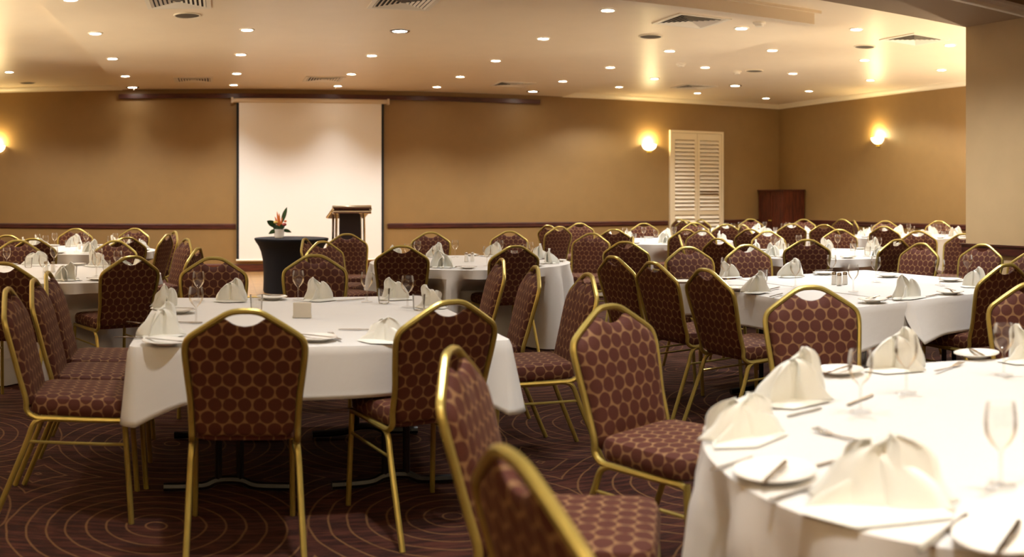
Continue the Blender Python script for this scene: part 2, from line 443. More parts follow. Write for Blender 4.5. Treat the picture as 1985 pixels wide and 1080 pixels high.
# ------------------------------------------------------------------ wall lights and added ceiling fill
def sconce(x, y, z, rz, label, first):
    t = first if first.get('label') is None else copy_tree(first)
    t.location = (x, y, z); t.rotation_euler = (0, 0, rz)
    tag(t, label, 'wall light', 'bowl wall lights')
    l = bpy.data.lights.new('sconce_bulb', 'POINT'); l.energy = 22; l.color = (1, .80, .40); l.shadow_soft_size = .05
    o = bpy.data.objects.new('sconce_bulb', l); COL.objects.link(o)
    o.location = (x + sin(rz) * .075, y - cos(rz) * .075, z + .06)
w0 = empty('wall_sconce', (0, 0, 0))
mb = MB(); rs = []
for i in range(9):
    a = i / 8 * pi / 2
    R = .155 * sin(a) + .006; zz = -.13 * cos(a)
    rs.append([(R * cos(pi + k / 16 * pi), R * sin(pi + k / 16 * pi) * .85, zz) for k in range(17)])
for i in range(9):
    a = (8 - i) / 8 * pi / 2
    R = max(.155 * sin(a) - .004, .003); zz = -.126 * cos(a)
    rs.append([(R * cos(pi + k / 16 * pi), R * sin(pi + k / 16 * pi) * .85, zz + .002) for k in range(17)])
mb.rings(rs, False, False, closed=False).build('glass_bowl', M['sconce'], w0)
MB().box(-.05, .05, -.018, -.001, -.17, .03).build('back_plate', M['brass'], w0, False)
MB().tube([(0, -.018, -.10), (0, -.03, -.135), (0, -.012, -.17)], .008).build('bracket', M['brass'], w0)
sconce(WY * tan(ang(1258)), WY - .001, HC + (Y0 - 280) * WY / (F * cos(ang(1258))), 0, 'glowing bowl wall light left of the white shutters', w0)
yr = WX / tan(ang(1703))
sconce(WX - .001, yr, HC + (Y0 - 267) * sqrt(WX ** 2 + yr ** 2) / F, -pi / 2, 'glowing bowl wall light on the right wall near the cabinet', w0)
sconce(WY * tan(ang(-6)), WY - .001, HC + (Y0 - 283) * WY / (F * cos(ang(-6))), 0, 'wall light at the left edge of the photo, mostly cut off', w0)
def ceiling_fill(x, y, z, e):  # unseen upward fill added to brighten the ceiling, no lamp body
    l = bpy.data.lights.new('unseen_fill_up', 'SPOT'); l.energy = e; l.color = (1, .86, .64); l.shadow_soft_size = .06
    l.spot_size = radians(142); l.spot_blend = .5
    o = bpy.data.objects.new('unseen_fill_up', l); COL.objects.link(o); o.location = (x, y, z); o.rotation_euler = (pi, 0, 0)
for y in (3., 6.6, 9.2, 11.6): ceiling_fill(XL + .3, y, 1.3, 260)
for x, y in ((8.4, 6.6), (10.6, 6.6), (10.9, 8.8)): ceiling_fill(x, y, 1.0, 190)
for x, y in ((-3.4, 6.4), (-4.4, 9.5)): ceiling_fill(x, y, 1.0, 170)
for x in (-3, 0, 3): ceiling_fill(x, -1.5, 1.6, 300)
def fill_throw(x, y, z, tx, ty, e, size):
    """added unseen fill spot that brightens the far ceiling"""
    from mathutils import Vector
    l = bpy.data.lights.new('unseen_fill_spot', 'SPOT'); l.energy = e; l.color = (1, .86, .64); l.shadow_soft_size = .08
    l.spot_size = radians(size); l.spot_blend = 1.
    o = bpy.data.objects.new('unseen_fill_spot', l); COL.objects.link(o); o.location = (x, y, z)
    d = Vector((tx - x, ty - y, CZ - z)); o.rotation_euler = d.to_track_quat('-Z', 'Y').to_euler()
for tx, ty, e in ((-.2, 9.4, 310), (.6, 12.4, 450), (1.8, 10.8, 620)): fill_throw(XL + .5, ty - .4, .6, tx, ty, e, 40)
for tx, ty, e in ((6., 9.4, 260), (7.2, 11.6, 300), (3.6, 10.2, 480)): fill_throw(10.6, 7.4, .6, tx, ty, e, 34)

# ------------------------------------------------------------------ projection screen, shutters, cabinet
sc = empty('projection_screen', (1.585, WY - .06, 0))
zt = HC + (Y0 - 199) * WY / F; zb = HC - (503 - Y0) * WY / F
MB().box(-1.325 + .045, 1.325 - .045, -.004, .004, zb, zt).build('fabric', M['screen'], sc, False)
for s in (-1, 1):
    MB().box(min(s * 1.28, s * 1.325), max(s * 1.28, s * 1.325), -.004, .004, zb, zt).build('border', M['blackborder'], sc, False)
mb = MB().tube([(-1.39, 0, zt + .035), (1.39, 0, zt + .035)], .042, 12); mb.build('case', M['case'], sc)
for s in (-1, 1):
    MB().box(s * 1.40 - .02, s * 1.40 + .02, -.055, .058, zt - .015, zt + .085).build('end_bracket', M['case'], sc, False)
MB().tube([(-1.33, 0, zb - .012), (1.33, 0, zb - .012)], .02, 10).build('weight_bar', M['white'], sc)
tag(sc, 'large white pull-down projection screen with black side borders on the back wall', 'screen')

x0 = WY * tan(ang(1297)); x1 = WY * tan(ang(1400)); ztop = HC + 127 * WY / (F * cos(ang(1345)))
sh = empty('plantation_shutter', ((x0 + x1) / 2, WY - .001, 0)); w = (x1 - x0) / 2
mb = MB().box(-w, -w + .05, -.06, 0, .0, ztop).box(w - .05, w, -.06, 0, 0, ztop).box(-w + .05, w - .05, -.06, 0, ztop - .05, ztop).box(-w + .05, w - .05, -.06, 0, 0, .06)
mb.build('outer_frame', M['shutter'], sh, False)
for s in (-1, 1):
    a, b = (-w + .055, -.004) if s < 0 else (.004, w - .055)
    mb = MB().box(a, a + .055, -.05, -.015, .065, ztop - .055).box(b - .055, b, -.05, -.015, .065, ztop - .055)
    for (z0, z1) in ((.065, .19), (.98, 1.07), (ztop - .19, ztop - .055)): mb.box(a + .055, b - .055, -.05, -.015, z0, z1)
    pn = mb.build('shutter_panel', M['shutter'], sh, False)
    mb = MB()
    for (z0, z1) in ((.19, .98), (1.07, ztop - .19)):
        n = round((z1 - z0) / .082)
        for k in range(n):
            zc = z0 + (k + .5) * (z1 - z0) / n
            g = .86
            if s > 0 and z0 > 1 and abs(zc - 1.42) < .06: g = .15
            dy, dz = .044 * cos(g), .044 * sin(g)
            th = .005
            mb.add([(a + .056, -.032 - dy, zc - dz - th), (b - .056, -.032 - dy, zc - dz - th), (b - .056, -.032 + dy, zc + dz - th), (a + .056, -.032 + dy, zc + dz - th),
                    (a + .056, -.032 - dy, zc - dz + th), (b - .056, -.032 - dy, zc - dz + th), (b - .056, -.032 + dy, zc + dz + th), (a + .056, -.032 + dy, zc + dz + th)],
                   [(0, 3, 2, 1), (4, 5, 6, 7), (0, 1, 5, 4), (1, 2, 6, 5), (2, 3, 7, 6), (3, 0, 4, 7)])
    mb.build('louvers', M['white'], pn, False)
tag(sh, 'tall cream plantation shutters with two louvred panels on the back wall', 'shutters')

cw, cd, ch = .92, .55, 1.50      # width along y, depth along x
cb = empty('corner_cabinet', (WX - .02 - cd, WY - .03 - cw / 2, 0))
mb = MB().box(.02, cd, -cw / 2, cw / 2, .08, ch - .03).box(.05, cd, -cw / 2 + .03, cw / 2 - .03, 0, .08); mb.build('body', M['redwood'], cb, False)
MB().box(-.02, cd, -cw / 2 - .025, cw / 2 + .01, ch - .03, ch).build('top_board', M['rail'], cb, False)
for s in (-1, 1):
    a, b = (-cw / 2 + .015, -.005) if s < 0 else (.005, cw / 2 - .015)
    mb = MB().box(0, .02, a, a + .07, .1, ch - .05).box(0, .02, b - .07, b, .1, ch - .05).box(0, .02, a + .07, b - .07, .1, .18).box(0, .02, a + .07, b - .07, ch - .13, ch - .05).box(.01, .02, a + .07, b - .07, .18, ch - .13)
    d = mb.build('door', M['redwood'], cb, False)
    MB().lathe([(.006, 0), (.006, .012), (.014, .018), (.012, .028), (.002, .031)], 12).build('knob', M['brass'], d)
    kn = d.children[0]; kn.rotation_euler = (0, -pi / 2, 0); kn.location = (0, (-.035 if s < 0 else .035), .85)
tag(cb, 'dark red mahogany cabinet with two doors standing in the back corner', 'cabinet')

# ------------------------------------------------------------------ lectern, draped table, flowers
lx, ly = at_r(676, 12.9)
lt = empty('lectern', (lx, ly, .015), .08)
mb = MB()
mb.add([(-.27, -.20, 1.10), (.27, -.20, 1.10), (.27, .17, 1.20), (-.27, .17, 1.20), (-.27, -.20, 1.14), (.27, -.20, 1.14), (.27, .17, 1.24), (-.27, .17, 1.24)],
       [(0, 3, 2, 1), (4, 5, 6, 7), (0, 1, 5, 4), (1, 2, 6, 5), (2, 3, 7, 6), (3, 0, 4, 7)])
# reading board slopes towards the speaker at the back
mb = MB()
mb.add([(-.26, -.20, 1.13), (.26, -.20, 1.13), (.26, .20, 1.02), (-.26, .20, 1.02), (-.26, -.20, 1.19), (.26, -.20, 1.19), (.26, .20, 1.08), (-.26, .20, 1.08)],
       [(0, 3, 2, 1), (4, 5, 6, 7), (0, 1, 5, 4), (1, 2, 6, 5), (2, 3, 7, 6), (3, 0, 4, 7)])
mb.build('reading_board', M['redwood'], lt, False)
MB().tube([(-.275, -.205, 1.12), (-.275, -.205, 1.19), (.275, -.205, 1.19), (.275, -.205, 1.12), (-.275, -.205, 1.12)], .026, 8).build('chrome_edge', M['chrome'], lt)
for s in (-1, 1):
    MB().tube([(s * .272, -.205, 1.16), (s * .272, .21, 1.04)], .02, 8).build('side_rail', M['chrome'], lt)
MB().box(-.15, .15, -.07, -.045, .06, 1.12).build('front_panel', M['navy'], lt, False)
for s in (-1, 1):
    for yy in (-.1, .12):
        MB().tube([(s * .2, yy, 1.10), (s * .205, yy * 1.1, .6), (s * .255, yy * 1.7, .02)], .017, 8).build('leg', M['chrome'], lt)
MB().box(-.3, .3, -.22, .24, 0, .03).build('base', M['navy'], lt, False)
tag(lt, 'dark lectern with chrome legs and trim in front of the projection screen', 'lectern')

bx, by = at_r(565, 12.75)
bt = empty('draped_table', (bx, by, .015))
MB().lathe([(.50, .705), (.505, .735), (.495, .745), (.02, .747)], 40).build('tabletop', M['under'], bt)
rs = []
for z, R in ((0.0, .425), (.12, .42), (.3, .415), (.45, .42), (.56, .438), (.64, .467), (.70, .505), (.735, .525), (.752, .522), (.757, .49), (.757, .2), (.757, .01)):
    row = []
    for k in range(48):
        a = 2 * pi * k / 48
        wv = (1 - min(z / .7, 1)) * .035 * cos(4 * a - pi)
        row.append(((R + wv) * cos(a), (R + wv) * sin(a), z))
    rs.append(row)
MB().rings(rs, False, True).build('stretch_cover', M['spandex'], bt)
tag(bt, 'table under a tight black stretch cover in front of the screen', 'table')

fx, fy = at_r(541, 12.62)
fl = empty('flower_arrangement', (fx, fy, .774))
MB().lathe([(.055, 0), (.06, .004), (.075, .10), (.078, .125), (.072, .125), (.066, .02), (.01, .015)], 20).build('vase', M['plate'], fl)
def leaf(base, tip, width, m, name):
    from mathutils import Vector
    b = Vector(base); tp = Vector(tip); d = tp - b; sd = d.cross(Vector((0.25, 1, .1))).normalized()
    mb = MB(); rs = []
    for i in range(8):
        t = i / 7; w_ = width * sin(pi * min(max(t, .03), .985)) ** .8
        c = b + d * t + Vector((0, 0, -.04 * (t - .5) ** 2))
        nn = d.cross(sd).normalized() * .002
        rs.append([c - sd * w_, c - nn * 1.5, c + sd * w_, c + nn * 1.5])
    mb.rings(rs); return mb.build(name, m, fl)
leaf((.03, 0, .2), (.11, 0, .44), .03, M['leaf'], 'leaf'); leaf((-.03, 0, .15), (-.17, -.02, .25), .045, M['leaf'], 'leaf')
leaf((-.02, -.03, .12), (-.15, -.05, .07), .03, M['leaf'], 'leaf'); leaf((.03, -.03, .12), (.17, -.04, .09), .025, M['leaf'], 'leaf')
leaf((0, -.04, .12), (.02, -.1, .17), .04, M['leaf'], 'leaf'); leaf((-.01, .0, .12), (-.08, -.06, .18), .04, M['leaf'], 'leaf'); leaf((.01, .0, .12), (.07, -.06, .2), .035, M['leaf'], 'leaf')
for a, b in (((0, 0, .12), (-.06, 0, .31)), ((.01, 0, .12), (.0, 0, .36)), ((.02, 0, .12), (.045, 0, .30)), ((.0, 0, .16), (-.03, 0, .38))): leaf(a, b, .014, M['orange'], 'heliconia')
for (x, y, z, r, m) in ((.07, -.05, .19, .033, 'red'), (-.05, -.05, .22, .032, 'yellow'), (.085, -.03, .235, .022, 'orange')):
    MB().lathe([(.004, z - r * .8), (r * .8, z - r * .4), (r, z), (r * .7, z + r * .5), (r * .75, z + r * .6), (.003, z + r * .3)], 12, x, y).build('blossom', M[m], fl)
tag(fl, 'small flower arrangement with orange heliconia on the black draped table', 'flowers')

# ------------------------------------------------------------------ banquet chair
def yb(z): return -.205 - .125 * max((z - .46) / .49, 0) ** 1.1
def make_chair():
    t = empty('banquet_chair', (0, 0, 0))
    # seat
    def outline(s):
        p = []
        for k in range(40):
            a = 2 * pi * k / 40; e = .28
            cx = math.copysign(abs(cos(a)) ** e, cos(a)); sy = math.copysign(abs(sin(a)) ** e, sin(a))
            wd = .208 + .010 * sy
            p.append((cx * wd * s, .015 + sy * .213 * s))
        return p
    rs = []
    for s, z in ((.96, .436), (1., .445), (1.01, .47), (1., .49), (.965, .506), (.88, .513), (.6, .518), (.25, .520), (.02, .520)):
        rs.append([(x, y, z) for x, y in outline(s)])
    MB().rings(rs).build('seat', M['fabric'], t, True, lambda c: (c.x + math.copysign(max(.5 - c.z, 0) * min(abs(c.x) / .2, 1) ** 6, c.x), c.y + math.copysign(max(.5 - c.z, 0) * min(abs(c.y - .015) / .205, 1) ** 6, c.y)))
    # backrest
    half = [(0, .455), (.09, .455), (.15, .456), (.175, .463), (.186, .49), (.189, .55), (.195, .63), (.205, .72), (.2105, .78), (.208, .81), (.197, .832), (.165, .857), (.125, .882), (.092, .904), (.078, .911), (.064, .905), (.045, .892), (.022, .884), (0, .881)]
    half = catmull(half, 2)
    out = half + [(-x, z) for x, z in reversed(half[1:-1])]
    cz = .67
    rings = []
    for sc_, d in ((.0, -.012), (.4, -.014), (.8, -.013), (.93, -.010), (.985, -.004), (1., .004), (.985, .014), (.93, .026), (.8, .034), (.4, .038), (.0, .039)):
        s2 = max(sc_, .02)
        rings.append([(x * s2, yb(cz + (z - cz) * s2) + d, cz + (z - cz) * s2) for x, z in out])
    MB().rings(rings).build('backrest', M['fabric'], t, True, lambda c: (c.x, c.z))
    # frame round the back, ending under the seat
    r0 = [(.2, -.11, .424), (.2, -.165, .426), (.198, -.203, .452)]
    r1 = [(.199, yb(.5) + .006, .5), (.203, yb(.6), .6), (.214, yb(.7), .7), (.221, yb(.775), .775), (.2185, yb(.812), .812), (.205, yb(.838), .838), (.17, yb(.864), .864), (.10, yb(.909), .909), (.06, yb(.931), .931), (.028, yb(.9385), .9385)]
    hf = r0 + r1
    path = hf + [(0, yb(.9395), .9395)] + [(-x, y, z) for x, y, z in reversed(hf)]
    MB().tube(catmull(path, 4), .0122, 8).build('back_frame', M['gold'], t)
    for s in (-1, 1):
        MB().tube([(s * .2, -.12, .4235), (s * .2, .0, .4235), (s * .2, .19, .4235)], .0125, 8).build('seat_rail', M['gold'], t)
        MB().tube(catmull([(s * .2, .185, .4235), (s * .2005, .207, .415), (s * .201, .212, .395), (s * .207, .238, 0.0)], 3), .0122, 8).build('leg', M['gold'], t)
        MB().tube(catmull([(s * .2, -.115, .4235), (s * .2, -.15, .416), (s * .202, -.178, .388), (s * .206, -.21, .30), (s * .216, -.335, 0.0)], 3), .0122, 8).build('leg', M['gold'], t)
        MB().tube([(s * .203, .216, .325), (s * .2055, -.20, .325)], .0065, 6).build('stretcher', M['gold'], t)
    return t
chair0 = make_chair(); first_chair = [True]
CH = []
def chair(px, py, a, label, group, r=None):
    """px,py: pixel of the top of the back; a: facing, degrees clockwise from straight-away; r: distance if not from py"""
    x, y = at_r(px, r) if r else at_z(px, py, .952)
    t = radians(a)
    fx_, fy_ = sin(t), cos(t)
    o = chair0 if first_chair[0] else copy_tree(chair0)
    first_chair[0] = False
    o.location = (x + fx_ * .33, y + fy_ * .33, 0); o.rotation_euler = (0, 0, -t)
    tag(o, label, 'chair', group)
    CH.append(o); return o
G1, G2, G3, G4, G5, G6, G8, G9, G10, G11 = ('chairs at the front left rectangular table', 'chairs at the middle round table', 'chairs at the right rectangular table', 'chairs at the lower right round table',
    'chairs at the nearer left round table', 'chairs at the farther left round table', 'chairs at the round table by the shutters', 'chairs at the round table behind right', 'chairs at the round table by the right wall', 'chairs at the round table by the cabinet')
SP = 'spare banquet chairs near the walls'
# front left rectangular table
chair(475, 597, 1, 'gold-framed spotted chair with its back to camera, at front left table', G1)
chair(876, 580, -14, 'gold-framed spotted chair turned slightly, right-hand one backing the camera at front table', G1)
chair(13, 556, 88, 'side-on spotted chair at the left edge, nearest of three in a row', G1)
chair(64, 539, 88, 'side-on spotted chair, middle of the row of three at left', G1)
chair(91, 525, 88, 'side-on spotted chair, farthest of the row of three at left', G1)
chair(974, 500, -84, 'spotted chair on right side of front left table, farthest of three', G1)
chair(1040, 514, -83, 'spotted chair on right side of front left table, middle of three', G1)
chair(1142, 528, -86, 'spotted chair on right side of front left table, nearest of three', G1)
chair(414, 497, 180, 'spotted chair facing camera behind front left table, left of the black-draped table', G1)
chair(610, 492, 184, 'spotted chair facing camera behind front left table, in front of black-draped table', G1)
# middle round table
chair(779, 475, 12, 'dark-backed spotted chair, left of two backing the camera at middle round table', G2)
chair(1000, 475, -4, 'dark-backed spotted chair, right of two backing the camera at middle round table', G2)
chair(835, 449, 193, 'spotted chair facing camera beyond middle round table, left of two', G2)
chair(988, 447, 208, 'spotted chair facing camera beyond middle round table, right of two', G2)
chair(1148, 451, 225, 'spotted chair facing camera at the right end of the middle round table', G2)
# right rectangular table
chair(1365, 519, 84, 'dark-backed chair on left side of right rectangular table, nearest of three', G3)
chair(1264, 506, 82, 'dark-backed chair on left side of right rectangular table, middle of three', G3)
chair(1187, 495, 80, 'dark-backed chair on left side of right rectangular table, farthest of three', G3)
chair(1332, 477, 180, 'spotted chair facing camera beyond right rectangular table, left one', G3)
chair(1446, 473, 184, 'spotted chair facing camera beyond right rectangular table, right one', G3)
chair(1787, 470, 265, 'light-fronted chair on the far right side of right rectangular table, left of two', G3)
chair(1906, 472, 262, 'light-fronted chair right of rectangular table, against the pale pillar', G3)
chair(2008, 485, 262, 'chair cut by the right edge below the pillar rail', G3, 6.85)
chair(1953, 510, 4, 'dark-backed chair near right edge, pushed in at right rectangular table', G3)
# lower right round table
chair(1570, 552, 200, 'large spotted chair facing camera beyond the lower right round table', G4)
chair(1178, 588, 158, 'large spotted chair with seat showing, left of lower right round table', G4)
chair(871, 671, 119, 'blurred side-on chair in front of the front left table', G4)
chair(985, 869, 84, 'very blurred nearest chair cut by the bottom edge', G4)
chair(2004, 545, 222, 'chair cut by the right edge, behind the wine glass', G4)
# nearer left round table
chair(257, 495, -32, 'dark-backed chair with seat showing, right of nearer left round table', G5)
chair(5, 507, 6, 'dark-backed chair cut by the left edge at nearer left round table', G5)
chair(34, 467, 160, 'chair facing camera at left edge beyond nearer left round table', G5, 8.45)
chair(225, 465, 196, 'chair facing camera at far right of nearer left round table', G5)
# farther left round table
chair(64, 462, -2, 'dark-backed chair at the near left of farther left round table', G6, 8.75)
chair(247, 459, -28, 'dark-backed chair on the near right of farther left round table', G6)
chair(14, 453, 168, 'chair facing camera at left edge just under the dado rail', G6, 9.5)
chair(147, 448, 180, 'chair facing camera beyond farther left round table, framed by two glasses', G6, 11.5)
chair(262, 446, 202, 'light chair facing camera at far right of farther left round table', G6, 11.6)
# spare chairs between left tables and screen
chair(326, 453, -72, 'narrow dark-backed chair, left one of the loose chairs left of screen', SP)
chair(340, 448, -108, 'narrow light chair just behind a dark one, left of the screen', SP, 10.6)
chair(363, 467, -112, 'side-on light chair left of the screen, second nearest of loose group', SP, 8.75)
chair(385, 479, -74, 'dark chair sliver peeping out beside the chair under the screen corner', SP)
chair(590, 461, 112, 'side-on chair in front of the black-draped table', SP)
chair(624, 469, 146, 'half-turned chair in front of the black-draped table, left of lectern', SP, 8.25)
chair(672, 453, 178, 'upright chair facing camera directly in front of the lectern', SP, 9.9)
chair(1062, 436, 62, 'edge-on thin chair against the back wall right of middle table', SP)
chair(1085, 437, -14, 'dark turned chair near the back wall right of middle table', SP, 12.3)
chair(1123, 432, 190, 'light chair facing camera below the dado rail right of middle table', SP)
chair(1211, 467, 45, 'dark half-turned chair behind two dark chair backs, centre right', SP)
chair(1227, 458, -72, 'light edge-on chair beside the table in front of the shutters', SP)
# round table by the shutters
chair(1190, 441, 20, 'dark-backed chair at near left of the table by the shutters', G8, 11.2)
chair(1330, 444, 3, 'dark-backed chair in front of the table by the shutters', G8)
chair(1248, 432, 195, 'chair facing camera beyond table by the shutters, left one', G8)
chair(1347, 434, 208, 'chair facing camera beyond table by the shutters, against the shutters', G8, 14.1)
chair(1363, 449, -115, 'light half-turned chair right of the table by the shutters', G8, 10.9)
chair(1316, 452, 118, 'edge-on chair in front of the table by the shutters', G8, 9.55)
chair(1317, 428, 70, 'small dark chair before the shutters, leftmost of three', SP, 16.2)
chair(1328, 430, 58, 'small dark chair before the shutters, middle of three', SP, 15.5)
chair(1358, 428, 75, 'small dark chair before the shutters, rightmost of three', SP, 15.9)
# round table behind right rectangular table
chair(1565, 463, 32, 'dark-backed chair with hand hole, behind the right rectangular table', G9)
chair(1391, 461, 72, 'dark-backed chair left of the round table behind right', G9)
chair(1740, 463, -2, 'dark-backed chair at near right of the round table behind right', G9)
chair(1627, 446, 215, 'light chair facing camera beyond round table behind right, right one', G9, 11.2)
chair(1487, 447, 188, 'light chair facing camera beyond round table behind right, left one', G9)
# round table by right wall
chair(1716, 432, 218, 'chair facing camera by right wall, left of two at far table', G10, 15.2)
chair(1820, 432, 240, 'chair facing camera by right wall, right of two at far table', G10, 15.2)
chair(1713, 441, 60, 'dark-backed chair at near left of the table by right wall', G10, 12.3)
chair(1779, 447, 215, 'light chair facing camera between the two tables by right wall', SP)
chair(1868, 452, 255, 'narrow chair turned sideways beside the pale pillar', SP)
chair(1597, 437, 50, 'dark chair with gold edge left of the far right table', SP, 13.1)
chair(1632, 429, 70, 'small dark chair against the right wall dado rail', SP, 16.2)
chair(1655, 431, 120, 'edge-on gold chair frame against the right wall', SP, 15.4)
# round table by the cabinet
chair(1408, 434, 30, 'dark-backed chair at near left of table by the cabinet', G11)
chair(1535, 433, 30, 'dark-backed chair at near right of table by the cabinet', G11)
chair(1441, 438, 96, 'light edge-on chair between dark ones near the cabinet', SP, 13.0)
chair(1453, 444, 58, 'dark half-turned chair near the cabinet table', SP, 11.3)
chair(1455, 427, 205, 'chair facing camera beyond table by the cabinet, left one', G11, 16.4)
chair(1558, 427, 228, 'chair facing camera beyond table by the cabinet, right one', G11, 16.2)

# ------------------------------------------------------------------ tables and cloths
TZ = .74
def rect_cloth(x0, x1, y0, y1, z, drop, label, seed, skip=None, wr=1.):
    rnd = random.Random(seed)
    cx, cy = (x0 + x1) / 2, (y0 + y1) / 2; hw, hd = (x1 - x0) / 2, (y1 - y0) / 2
    N = 160; per = []
    c = .03
    # points along a rounded rectangle
    def walk():
        segs = [((hw, -hd + c), (hw, hd - c)), ((hw - c, hd), (-hw + c, hd)), ((-hw, hd - c), (-hw, -hd + c)), ((-hw + c, -hd), (hw - c, -hd))]
        nrm = [(1, 0), (0, 1), (-1, 0), (0, -1)]
        for i, (a, b) in enumerate(segs):
            L = sqrt((a[0] - b[0]) ** 2 + (a[1] - b[1]) ** 2)
            for k in range(37):
                s = k / 36; s = .5 - .5 * cos(pi * s) if True else s
                dc = min(s, 1 - s) * L
                yield (a[0] + (b[0] - a[0]) * s, a[1] + (b[1] - a[1]) * s), nrm[i], dc, (0. if i == skip else 1.)
            n2 = nrm[(i + 1) % 4]
            for k in range(1, 6):
                q = k / 6 * pi / 2
                nx, ny = nrm[i][0] * cos(q) + n2[0] * sin(q), nrm[i][1] * cos(q) + n2[1] * sin(q)
                ex = (hw - c) * (1 if (nrm[i][0] + n2[0]) > 0 else -1); ey = (hd - c) * (1 if (nrm[i][1] + n2[1]) > 0 else -1)
                yield (ex + nx * c, ey + ny * c), (nx, ny), 0., (1. if skip is None or (i != skip and (i + 1) % 4 != skip) else (1. - k / 6 if (i + 1) % 4 == skip else k / 6))
    W = list(walk())
    ph = [rnd.uniform(0, 6.28) for _ in range(6)]
    rs = []
    for s in (.02, .4, .8, .97):
        rs.append([(cx + p[0] * s, cy + p[1] * s, z) for p, n, d, L in W])
    rs.append([(cx + p[0], cy + p[1], z - .0015) for p, n, d, L in W])
    acc = 0; arc = []
    for i, (p, n, d, L) in enumerate(W):
        if i: acc += sqrt((p[0] - W[i - 1][0][0]) ** 2 + (p[1] - W[i - 1][0][1]) ** 2)
        arc.append(acc)
    for lv in range(1, 13):
        t = lv / 12; row = []
        for i, (p, n, d, L) in enumerate(W):
            s = arc[i]
            e = max(0, 1 - d / (drop * 1.15)) ** 1.3
            dr = (drop * (1 + .035 * sin(s * 2.3 + ph[0])) + e * drop * .50 * (1 if skip is None else .25)) * L + .002
            fl = .006 + .012 * t + (.034 * wr * t) * (.5 * sin(s * 5.2 + ph[1]) + .35 * sin(s * 9.1 + ph[2]) + .3 * sin(s * 2.1 + ph[3])) + e * .040 * t
            fl = fl * L + .001
            if t == 1: fl += .002
            zz = z - .0015 - dr * t
            row.append((cx + p[0] + n[0] * fl, cy + p[1] + n[1] * fl, zz))
        rs.append(row)
    o = MB().rings(rs, True, False).build('tablecloth', M['cloth'])
    md = o.modifiers.new('thickness', 'SOLIDIFY'); md.thickness = .003; md.offset = 1
    tag(o, label, 'tablecloth', None); return o

def push(px_, py_, z, near):
    """the skirt hangs in front of any seat tucked under the table edge"""
    k = min(max((.66 - z) / .12, 0), 1)
    if k:
        for cx, cy, a in near:
            fx_, fy_ = sin(a), cos(a); dx, dy = px_ - cx, py_ - cy
            v = dx * fx_ + dy * fy_; u = dx * fy_ - dy * fx_
            if abs(u) < .40 and -.26 < v < .275:
                e = min(1, (.40 - abs(u)) / .11) * k
                px_ += fx_ * (.275 - v) * e; py_ += fy_ * (.275 - v) * e
    return (px_, py_, z)

def round_cloth(x, y, R, label, seed, folds=21, group=None):
    rnd = random.Random(seed); ph = [rnd.uniform(0, 6.28) for _ in range(4)]
    n = 144; rs = []
    for s in (.02, .5, .9, .985): rs.append([(x + R * s * cos(2 * pi * k / n), y + R * s * sin(2 * pi * k / n), TZ) for k in range(n)])
    zs = [TZ - .004, TZ - .03, TZ - .08, TZ - .13, TZ - .18, TZ - .22, TZ - .27, TZ - .35, TZ - .5, TZ - .62, .012]
    near = [(o_.location.x, o_.location.y, -o_.rotation_euler.z) for o_ in CH if sqrt((o_.location.x - x) ** 2 + (o_.location.y - y) ** 2) < R + .7]
    for z in zs:
        t = (TZ - z) / TZ; row = []
        for k in range(n):
            a = 2 * pi * k / n
            wv = sin(folds * a + ph[0] + .8 * sin(3 * a + ph[1]))
            wv = math.copysign(abs(wv) ** .8, wv)
            rr = R + .002 + .012 * t + (.022 + .080 * t) * min(t * 6, 1) * wv * (.75 + .35 * sin(5 * a + ph[2]))
            row.append(push(x + rr * cos(a), y + rr * sin(a), z, near))
        rs.append(row)
    o = MB().rings(rs, True, False).build('tablecloth', M['cloth'])
    tag(o, label, 'tablecloth', group); return o

tr0 = None
def trestle(x0, x1, y0, y1, label):
    t = empty('trestle_table', ((x0 + x1) / 2, (y0 + y1) / 2, 0)); hw, hd = (x1 - x0) / 2, (y1 - y0) / 2 - .03
    MB().box(-hw, hw, -hd, hd, TZ - .04, TZ - .008).build('tabletop', M['under'], t, False)
    for s in (-1, 1):
        yy = s * (hd - .42)
        f = MB().tube(catmull([(-.30, yy, .022), (-.12, yy, .03), (-.05, yy, .055), (.05, yy, .055), (.12, yy, .03), (.30, yy, .022)], 4), .02, 8).build('foot', M['black'], t)
        for q in (-.05, .05):
            MB().tube([(q, yy, .05), (q, yy, TZ - .04)], .017, 8).build('post', M['black'], t)
    tag(t, label, 'table'); return t
T1 = (-.38, 1.22, 3.68, 5.48); T3 = (3.14, 4.90, 3.82, 5.66)
trestle(-.35, .418, T1[2], T1[3], 'black-legged folding table, left half under the front left cloth')
trestle(.422, 1.19, T1[2], T1[3], 'black-legged folding table, right half under the front left cloth')
trestle(3.17, 4.018, T3[2], T3[3], 'black-legged folding table, left half under the right rectangular cloth')
trestle(4.022, 4.87, T3[2], T3[3], 'black-legged folding table, right half under the right rectangular cloth')
rect_cloth(*T1, TZ, .209, 'white cloth with hanging corner on the front left rectangular table', 3)
rect_cloth(3.14, 3.74, T3[2], T3[3], TZ, .208, 'white cloth on left part of right rectangular table, under the other', 5, 0)
rect_cloth(3.62, 4.90, T3[2] - .014, T3[3] + .014, TZ + .005, .212, 'creased white cloth on right part of right rectangular table', 8, 2, 1.8)
ROUND = {}
